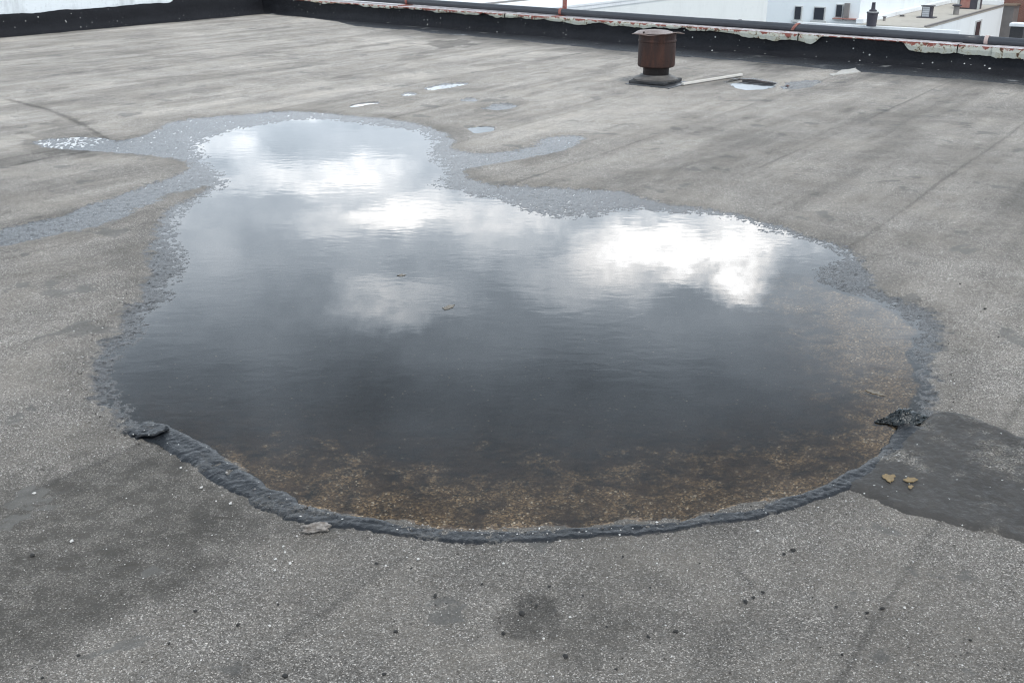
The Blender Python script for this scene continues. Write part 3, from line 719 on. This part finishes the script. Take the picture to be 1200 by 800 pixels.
# ------------------------------------------------------------------ rusted vent
vx, vy, _ = P(768, 97, .02)
vent = empty('roof_vent', (vx, vy, .012), R(55)); tag(vent, 'rusted steel roof vent with a warped flat cap on a felt base', 'vent')
bm = bmesh.new(); bm_box(bm, -.28, .25, -.29, .24, -.005, .012, .004)
for v in bm.verts: v.co.x += .03 * math.sin(v.co.y * 9); v.co.y += .025 * math.sin(v.co.x * 11 + 1)
pad = link('felt_pad', from_bm('felt_pad', bm), M['slate'], vent)
bm = bmesh.new(); bm_box(bm, -.20, .20, -.20, .20, .010, .045, .010); bmesh.ops.subdivide_edges(bm, edges=bm.edges[:], cuts=2, use_grid_fill=True)
for v in bm.verts: v.co.z += .008 * math.sin(v.co.x * 17 + v.co.y * 13); v.co.x += .012 * math.sin(v.co.y * 25)
link('base_slab', from_bm('base_slab', bm), M['felt'], vent, smooth=True)
lathe('collar', [(.225, .040), (.228, .058), (.205, .072), (.165, .082), (.155, .095)], M['lead'], vent, 48, .03)
lathe('neck', [(.133, .06), (.133, .20)], M['rustd'], vent)
drum = lathe('drum', [(.140, .165), (.176, .172), (.189, .182), (.191, .20), (.189, .42), (.195, .426), (.195, .440), (.190, .446), (.190, .505), (.140, .505)], M['rust'], vent, 56, .006)
bm = bmesh.new(); bmesh.ops.create_grid(bm, x_segments=14, y_segments=14, size=.205)
for v in bm.verts:
    x, y = v.co.x, v.co.y
    v.co.z = .515 + .10 * x * y / .06 * .12 + .009 * math.sin(x * 14 + 1) + .008 * math.sin(y * 17 + x * 6) + .02 * (max(abs(x), abs(y)) > .22) * math.sin(9 * (x + y))
    v.co.x *= 1 + .06 * math.sin(y * 20); v.co.y *= 1 + .06 * math.sin(x * 18 + 2)
cap = link('cap', from_bm('cap', bm), simple('rusty_pale_cap', (.16, .11, .095), (.30, .25, .23), 9, .5, .003, .3), vent, smooth=True)
cm = cap.modifiers.new('thickness', 'SOLIDIFY'); cm.thickness = .007
for (x, y) in ((.16, .05), (-.15, .08), (.02, -.17), (.03, .17)): box('cap_post', M['rustd'], vent, x - .012, x + .012, y - .004, y + .004, .49, .525)

# lath and other litter by the vent
a_, b_ = Vector(P(800, 99, .03)), Vector(P(869, 88, .03))
dv = b_ - a_; la = empty('wooden_lath', a_, math.atan2(dv.y, dv.x)); tag(la, 'bleached wooden lath lying between the rusty vent and a puddle', 'lath')
bm = bmesh.new(); bm_box(bm, 0, dv.length, -.016, .016, -.006, .016, .003); bmesh.ops.subdivide_edges(bm, edges=bm.edges[:], cuts=1)
link('lath_board', from_bm('lath_board', bm), M['lath'], la)
def flat_scrap(name, px, h, mat, label, cat, z0=.014, group=None):
    pts = [np.array(P(*q, z0)[:2]) for q in px]; c = np.mean(pts, 0); bm = bmesh.new()
    dense = []
    for i in range(len(pts)):
        a, b = pts[i], pts[(i + 1) % len(pts)]; e = np.linalg.norm(b - a)
        dense += [a + (b - a) * t + np.array([random.uniform(-.16, .16) * e, random.uniform(-.16, .16) * e]) * (t > 0) for t in (0, .33, .66)]
    pts = dense
    vs = [bm.verts.new((p_[0] - c[0], p_[1] - c[1], 0)) for p_ in pts]; fc = bm.faces.new(vs)
    r_ = bmesh.ops.extrude_face_region(bm, geom=[fc]); 
    for v in [e for e in r_['geom'] if isinstance(e, bmesh.types.BMVert)]: v.co.z += h * random.uniform(.7, 1.3)
    bmesh.ops.recalc_face_normals(bm, faces=bm.faces)
    return tag(link(name, from_bm(name, bm), mat, None, (c[0], c[1], z0)), label, cat, group)
flat_scrap('roofing_scrap', [(972, 88), (985, 84), (1003, 81), (1004, 83), (990, 88), (976, 90)], .012, M['scrap'], 'pale torn scrap of sheet lying beside the parapet flashing', 'scrap')

# ------------------------------------------------------------------ litter round the pool
def lump(name, mat, loc, sx_, sy_, sz_, seed, sub=2, rz=0.0, rough=.35):
    bm = bmesh.new(); bmesh.ops.create_icosphere(bm, subdivisions=sub, radius=1.0); rnd = random.Random(seed)
    ph = [(rnd.uniform(1, 4), rnd.uniform(1, 4), rnd.uniform(1, 4), rnd.uniform(0, 6)) for _ in range(5)]
    for v in bm.verts:
        k = 1 + rough * sum(math.sin(a * v.co.x * 1.5 + b * v.co.y * 1.5 + c * v.co.z * 1.5 + e) for a, b, c, e in ph) / 3 + rnd.uniform(-.1, .1)
        v.co *= k
        v.co.x *= sx_; v.co.y *= sy_; v.co.z = max(v.co.z * sz_, -sz_ * .45)
    o = link(name, from_bm(name, bm), mat, None, loc); o.rotation_euler.z = rz
    return o
px0, py0, _ = P(1062, 487, .02)
bm = bmesh.new(); bmesh.ops.create_grid(bm, x_segments=46, y_segments=30, size=1.0)
for v in bm.verts:
    x, y = v.co.x, v.co.y; n1 = float(fbm(np.array([x + 5.0]), np.array([y + 5.0]), 2.2, 4, 201)[0]); n2 = float(fbm(np.array([x + 5.0]), np.array([y + 9.0]), 5.5, 3, 205)[0])
    r2 = (x / .62) ** 2 + (y / .8) ** 2; hump = math.exp(-r2 * 1.1)
    v.co.x = x * .082 * (1 + .25 * (abs(x) > .7)) + (n2 - .5) * .05; v.co.y = y * .042 * (1 - .7 * abs(x)) + (n1 - .5) * .04
    v.co.z = .001 + hump * .040 * (.5 + n1) + (n2 - .5) * .020 * (1 - .6 * abs(x)) - .004 * y * y
pb = link('plastic_wad', from_bm('plastic_wad', bm), M['plastic'], None, (px0, py0, .0), smooth=True)
pb.rotation_euler.z = R(6); tm_ = pb.modifiers.new('thickness', 'SOLIDIFY'); tm_.thickness = .006
tag(pb, 'crumpled shiny black plastic wad at the shore beside the tar patch', 'litter')
cx_, cy_, _ = P(176, 506, .02)
bm = bmesh.new(); bmesh.ops.create_grid(bm, x_segments=22, y_segments=10, size=1.0)
for v in bm.verts:
    x, y = v.co.x, v.co.y; n1 = float(fbm(np.array([x + 3.0]), np.array([y + 3.0]), 1.7, 4, 301)[0])
    v.co.x = x * .050 * (1 + .2 * math.sin(y * 3)); v.co.y = y * .030 * (1 + .25 * math.sin(x * 4 + 1)); v.co.z = .020 + .012 * (n1 - .3) + .008 * max(0, x) - .010 * (y + 1) * .5
ch = link('tar_chip', from_bm('tar_chip', bm), M['rim'], None, (cx_, cy_, .002), smooth=True); ch.rotation_euler.z = R(18)
cm = ch.modifiers.new('thickness', 'SOLIDIFY'); cm.thickness = .008
tag(ch, 'lifted black tar flap at the end of the tar bead', 'tar flap')
fx_, fy_, _ = P(371, 621, .015)
fl = lump('mortar_lump', M['flake'], (fx_, fy_, .023), .038, .014, .015, 11, 4, R(10), .22); tag(fl, 'pale flaky mortar lump lying against the tar bead', 'lump')
leafpx = [[(1034, 559), (1037, 555), (1043, 557), (1048, 556), (1048, 562), (1044, 566), (1039, 563)], [(1058, 562), (1064, 559), (1072, 560), (1076, 562), (1070, 565), (1061, 564)], [(1064, 570), (1068, 568), (1071, 570), (1067, 573)]]
for q, lb in zip(leafpx, ('yellow leaf with a ragged edge stuck to the tar patch', 'narrow yellow leaf stuck to the tar patch', 'tiny yellow leaf crumb on the tar patch')):
    flat_scrap('yellow_leaf', q, .002, M['leaf'], lb, 'leaf', .022)
for q, lb in (([(1014, 457), (1022, 457), (1032, 461), (1038, 464), (1030, 463), (1021, 460)], 'long pale leaf floating near the black plastic wad'),
              ([(518, 361), (524, 358), (533, 357), (531, 360), (522, 363)], 'pale feathery scrap floating mid pool'),
              ([(465, 323), (470, 321), (476, 322), (470, 324)], 'tiny white scrap floating on the pool')):
    flat_scrap('floating_scrap', q, .0012, M['soggy'], lb, 'scrap', .0008)

crumbs = [(565, 684), (644, 687), (623, 705), (629, 709), (612, 719), (683, 698), (663, 769), (711, 734), (482, 666), (441, 660), (510, 698), (464, 740), (450, 790), (762, 688),
          (722, 784), (730, 652), (760, 746), (792, 740), (883, 700), (874, 705), (894, 694), (980, 711), (1034, 713), (1016, 718), (1137, 750), (820, 660), (919, 649), (930, 645), (987, 767), (915, 773),
          (38, 651), (229, 716), (279, 732), (198, 754), (334, 792), (50, 794), (326, 708), (92, 768), (1154, 362), (1016, 316), (1125, 333), (1170, 395), (952, 700), (590, 742)]
rc = random.Random(3)
for i, q in enumerate(crumbs):
    x, y, _ = P(*q, .016); s_ = rc.uniform(.0022, .0048) * (1.6 if q in ((612, 719), (334, 792), (38, 651), (1154, 362), (663, 769)) else 1)
    tag(lump('tar_crumb', M['crumb'], (x, y, .017), s_ * rc.uniform(1, 1.6), s_, s_ * .8, 100 + i, 2, rc.uniform(0, 3)), 'small black tar crumb on the dry gritty roof', 'crumb', 'tar crumbs scattered on the roof')
pebbles = [(323, 655), (334, 647), (316, 733), (348, 628), (332, 640), (322, 668), (340, 660), (212, 548), (270, 590), (236, 571), (637, 748), (668, 723), (590, 660), (490, 655), (770, 660), (1060, 712), (888, 622), (452, 663), (84, 634), (40, 578)]
for i, q in enumerate(pebbles):
    x, y, _ = P(*q, .016); s_ = rc.uniform(.0026, .0046)
    tag(lump('white_pebble', M['pebble'], (x, y, .017), s_ * rc.uniform(1, 1.4), s_, s_ * .7, 200 + i, 2, rc.uniform(0, 3)), 'small white pebble on the dry gritty roof', 'pebble', 'white pebbles scattered on the roof')

# loose grit on the dry roofing: too fine to count
N = 60000; rs = np.random.RandomState(4)
Yq = 1.25 + rs.rand(N) ** 1.5 * 3.4; Xq = (rs.rand(N) * 2 - 1) * (.55 + .55 * Yq)
dt = sdf(Xq, Yq, WET, .8); dtar = sdf(Xq, Yq, TARP, .4); ds = sdf(Xq, Yq, SILT, .4)
dens = .28 + .5 * fbm(Xq, Yq, 2.2, 4, 71); rim_near = np.exp(-np.maximum(dt - .03, 0) / .05); dens = np.maximum(dens, rim_near * 1.2) * np.where(ds < 0, .35, 1)
ok = (dt > .035) & (dtar > .01) & (rs.rand(N) < dens)
Xq, Yq, dt = Xq[ok], Yq[ok], dt[ok]; n = len(Xq); Zq = roof_fields(Xq, Yq, False)
sz = (.0012 + .0018 * rs.rand(n) ** 2) * (1 + .9 * np.exp(-np.maximum(dt - .03, 0) / .06))
octv = np.array([(1, 0, 0), (0, 1, 0), (-1, 0, 0), (0, -1, 0), (0, 0, .75), (0, 0, -.6)], float)
an = rs.rand(n) * 6.28; ca, sa = np.cos(an), np.sin(an); jit = .6 + .8 * rs.rand(n, 6)
vv = octv[None] * jit[..., None] * sz[:, None, None]
vv = np.stack([vv[..., 0] * ca[:, None] - vv[..., 1] * sa[:, None] + Xq[:, None], vv[..., 0] * sa[:, None] + vv[..., 1] * ca[:, None] + Yq[:, None], vv[..., 2] + (Zq + sz * .35)[:, None]], -1)
tri = np.array([(0, 1, 4), (1, 2, 4), (2, 3, 4), (3, 0, 4), (1, 0, 5), (2, 1, 5), (3, 2, 5), (0, 3, 5)])
ff = (tri[None] + (np.arange(n) * 6)[:, None, None]).reshape(-1, 3)
me = bpy.data.meshes.new('loose_grit'); me.vertices.add(n * 6); me.vertices.foreach_set('co', vv.astype(np.float32).ravel())
me.loops.add(ff.size); me.loops.foreach_set('vertex_index', ff.astype(np.int32).ravel()); me.polygons.add(len(ff))
me.polygons.foreach_set('loop_start', np.arange(0, ff.size, 3, dtype=np.int32)); me.polygons.foreach_set('loop_total', np.full(len(ff), 3, np.int32)); me.update(calc_edges=True)
set_attr(me, 'shade', np.repeat(rs.rand(n), 6))
m_, g = new_mat('loose_grit'); sh = g.attr('shade')
finish(g, princ(g, g.ramp(sh, [(0, (.035, .032, .03)), (.30, (.13, .12, .11)), (.62, (.26, .245, .23)), (.85, (.46, .44, .42)), (1, (.72, .70, .68))]), .8))
tag(link('loose_grit', me, m_), 'fine loose grit scattered over the dry roofing', 'grit', None, 'stuff')

# ------------------------------------------------------------------ neighbouring roofs beyond the parapet
EU = Vector((math.cos(R(-35)), math.sin(R(-35)), 0)); EV = Vector((math.cos(R(55)), math.sin(R(55)), 0))
def bld(name, x, y, z, label, cat='building'):      # local x runs along EU, local y along EV (away from us)
    return tag(empty(name, (x, y, z), R(-35)), label, cat)
GZ = -14.0; LD = 18.2
# white-roofed neighbour
a_ = P(683, 7.6, -1.5)
D = bld('white_roofed_building', a_[0], a_[1], 0, 'pale building with a white coated flat roof just past the pipe')
box('wall', M['cream'], D, -16, 0, -4.5, LD, GZ, -1.62)
box('roof', M['white_roof'], D, -16, .03, -4.53, LD + .03, -1.62, -1.5)
box('roof_kerb', M['white_roof'], D, -.22, .05, -4.5, LD + .05, -1.5, -1.40, .02)
box('roof_kerb', M['greyp'], D, -3.6, -3.45, -4.4, LD - .5, -1.5, -1.44)
box('roof_ridge', M['greyp'], D, -9, -5.6, 3.0, 3.25, -1.5, -1.40)
box('wall_ledge', M['greyp'], D, .0, .35, LD - 5.5, LD - .4, -4.08, -3.92)
box('wall_pipe', M['darkmet'], D, .02, .12, LD - 3.6, LD - 3.4, -3.92, -3.0)
# windowed block
C0 = Vector((21.6, 69.3, 0))
B = bld('windowed_block', C0.x, C0.y, 0, 'tall white block with small dark windows')
box('wall', M['white'], B, -8.6, -.15, .6, 24, GZ, 1.2)
box('roof', M['white_roof'], B, -8.7, -.1, .5, 24.1, 1.2, 1.4)
def px_local(root, x, y, ly):                # where a pixel's ray meets the local plane y = ly
    r_ = Vector(ray(x, y)); o_ = Vector((0, 0, CH)) - Vector(root.location); t = (ly - o_.dot(EV)) / r_.dot(EV); q = o_ + r_ * t
    return q.dot(EU), q.z
for i, (x0, x1, y0, y1) in enumerate(((933.0, 938.3, 8, 23), (955.5, 965.3, 9, 23.5), (981.5, 986.5, 6, 20))):
    l0, zt = px_local(B, x0, y0, .6); l1, zb = px_local(B, x1, y1, .6)
    wf = box('window', M['frame'], B, l0 - .06, l1 + .06, .50, .62, zb - .06, zt + .06)
    wf2 = box('pane', M['glass'], wf, l0, l1, .46, .51, zb, zt)
    box('sill', M['frame'], wf, l0 - .15, l1 + .15, .30, .60, zb - .18, zb - .06)
l0, zt = px_local(B, 990.5, 4, .5); l1, zb = px_local(B, 994, 21, .5); box('downpipe', M['greyp'], B, l0, l1, .38, .60, zb, zt)
l0, zt = px_local(B, 977, 21, .4); l1, zb = px_local(B, 1006, 23.5, .4); box('ledge', M['redledge'], B, l0, l1 - .0, .15, .60, zb, zt)
l0, zt = px_local(B, 906, 0, .4); box('grey_strip', M['greyp'], B, -8.72, -8.2, .30, .598, GZ, 1.0)  # plain grey strip filling the gap left of the windowed wall
# low tan-roofed building with vents
Cb = bld('low_roofed_building', C0.x, C0.y, 0, 'white walled building with a tan roof carrying small vents')
box('wall', M['white'], Cb, 0, 4.1, 0, 21.5, GZ, -4.62)
box('roof', M['tan_roof'], Cb, -.02, 4.12, .02, 21.5, -4.62, -4.5)
box('roof_kerb', M['white_roof'], Cb, -.14, .30, .02, 21.4, -4.5, -4.22, .04)
box('roof_kerb', M['white_roof'], Cb, .30, 4.1, 21.1, 21.45, -4.5, -4.15, .03)
box('roof_edge', M['greyp'], Cb, 4.02, 4.16, .1, 21.46, -4.5, -4.42, .02)
box('front_coping', M['white_roof'], Cb, -3.8, 6.2, -.32, .018, -4.95, -4.56, .03)
wn = box('window', M['frame'], Cb, 4.09, 4.16, 13.0, 14.8, -6.45, -5.05)
box('pane', M['glass'], wn, 4.14, 4.19, 13.15, 14.3, -6.4, -5.15)
def on_c(x, y, zz_=-4.5): return Vector(P(x, y, zz_))
def vent_pot(name, px_, wd, ht, label, kind):
    q = on_c(*px_); o = tag(empty(name, q, R(-35)), label, 'vent')
    if kind == 'pot':
        lathe('stack', [(wd * .50, -.05), (wd * .56, ht * .72), (wd * .62, ht * .74), (wd * .62, ht * .82)], M['darkmet'], o, 18)
        lathe('rim', [(wd * .60, ht * .82), (wd * .60, ht * .86)], M['frame'], o, 18)
        lathe('cowl', [(wd * .40, ht * .86), (wd * .40, ht * .95), (wd * .22, ht), (wd * .18, ht * 1.4), (wd * .2, ht * 1.42)], M['darkmet'], o, 14)
    elif kind == 'box':
        box('base_plate', M['darkmet'], o, -wd * .9, wd * .9, -wd * .7, wd * .7, -.02, .06)
        box('casing', M['darkmet'], o, -wd * .5, wd * .5, -wd * .4, wd * .4, .05, ht * .92)
        for k in range(5): box('louvre', M['louvre'], o, -wd * .42, wd * .30, -wd * .44, -wd * .40, .08 + ht * .82 * k / 5, .08 + ht * .82 * (k + .86) / 5)
        box('lid', M['darkmet'], o, -wd * .62, wd * .62, -wd * .52, wd * .5, ht * .92, ht)
    else:
        lathe('stack', [(wd * .42, -.02), (wd * .42, ht * .85)], M['greyp'], o, 16)
        lathe('hood', [(wd * .5, ht * .8), (wd * .66, ht * .84), (wd * .66, ht * .95), (wd * .3, ht)], M['darkmet'], o, 16)
    return o
vent_pot('chimney_pot', (1021, 30), .58, .95, 'dark purple chimney pot with a narrow cowl on the roof edge', 'pot')
vent_pot('louvred_vent', (1086, 21), .62, .78, 'square vent with pale louvres on the tan roof', 'box')
vent_pot('pipe_vent', (1120, 17.5), .46, .68, 'short hooded pipe vent on the tan roof', 'pipe')
vent_pot('roof_stub', (1036, 24.8), .20, .28, 'tiny dark stub vent on the tan roof', 'pipe')
vent_pot('roof_stub', (1057, 19.6), .34, .10, 'flat dark vent cap on the tan roof', 'pipe')
q = on_c(1136, 10.5); hb = tag(empty('roof_hatch', q, R(-35)), 'large framed box unit at the far end of the tan roof', 'roof unit')
box('casing', M['darkmet'], hb, -.7, .7, -.5, .5, -.02, 1.35); box('corner_post', M['frame'], hb, -.78, -.62, -.56, -.44, -.02, 1.4); box('corner_post', M['frame'], hb, .62, .78, -.56, -.44, -.02, 1.4)
box('panel', M['redledge'], hb, -.55, .1, -.54, -.50, .1, 1.2)
# brick block and what leans on it
E_ = bld('brick_building', C0.x, C0.y, 0, 'red brick building rising past the tan roof')
box('wall', M['brick'], E_, -1.0, 30, 26.0, 40, GZ, 1.5); box('roof', M['tan_roof'], E_, -1.1, 30.1, 25.9, 40.1, 1.5, 1.7)
Lt = bld('lean_to', C0.x, C0.y, 0, 'grey sheet metal lean-to between white wall and red brick')
l0, zt = px_local(Lt, 1174, 7, 24.0); l1, zb = px_local(Lt, 1189, 7, 24.0)
box('wall', M['greyp'], Lt, l0, l1, 24.0, 25.98, GZ, zt); box('roof', M['brown_roof'], Lt, l0 - .1, l1 + .1, 23.9, 25.97, zt, zt + .1)
G_ = bld('brown_roofed_shed', C0.x, C0.y, 0, 'low building with a dull brown roof beside the white wall')
box('wall', M['body'], G_, 4.4, 16, 8, 22.8, GZ, -8.32); box('roof', M['brown_roof'], G_, 4.35, 16.1, 7.9, 22.85, -8.32, -8.2)
q = Vector(P(1191, 47, -3.2)); ck = tag(empty('chimney', q, R(-35)), 'black chimney stack with a white capping slab', 'chimney')
box('stack', M['felt'], ck, -.26, .26, -.26, .26, GZ + 3.2, .56); box('cap', M['white_roof'], ck, -.32, .32, -.32, .32, .56, .70, .03)
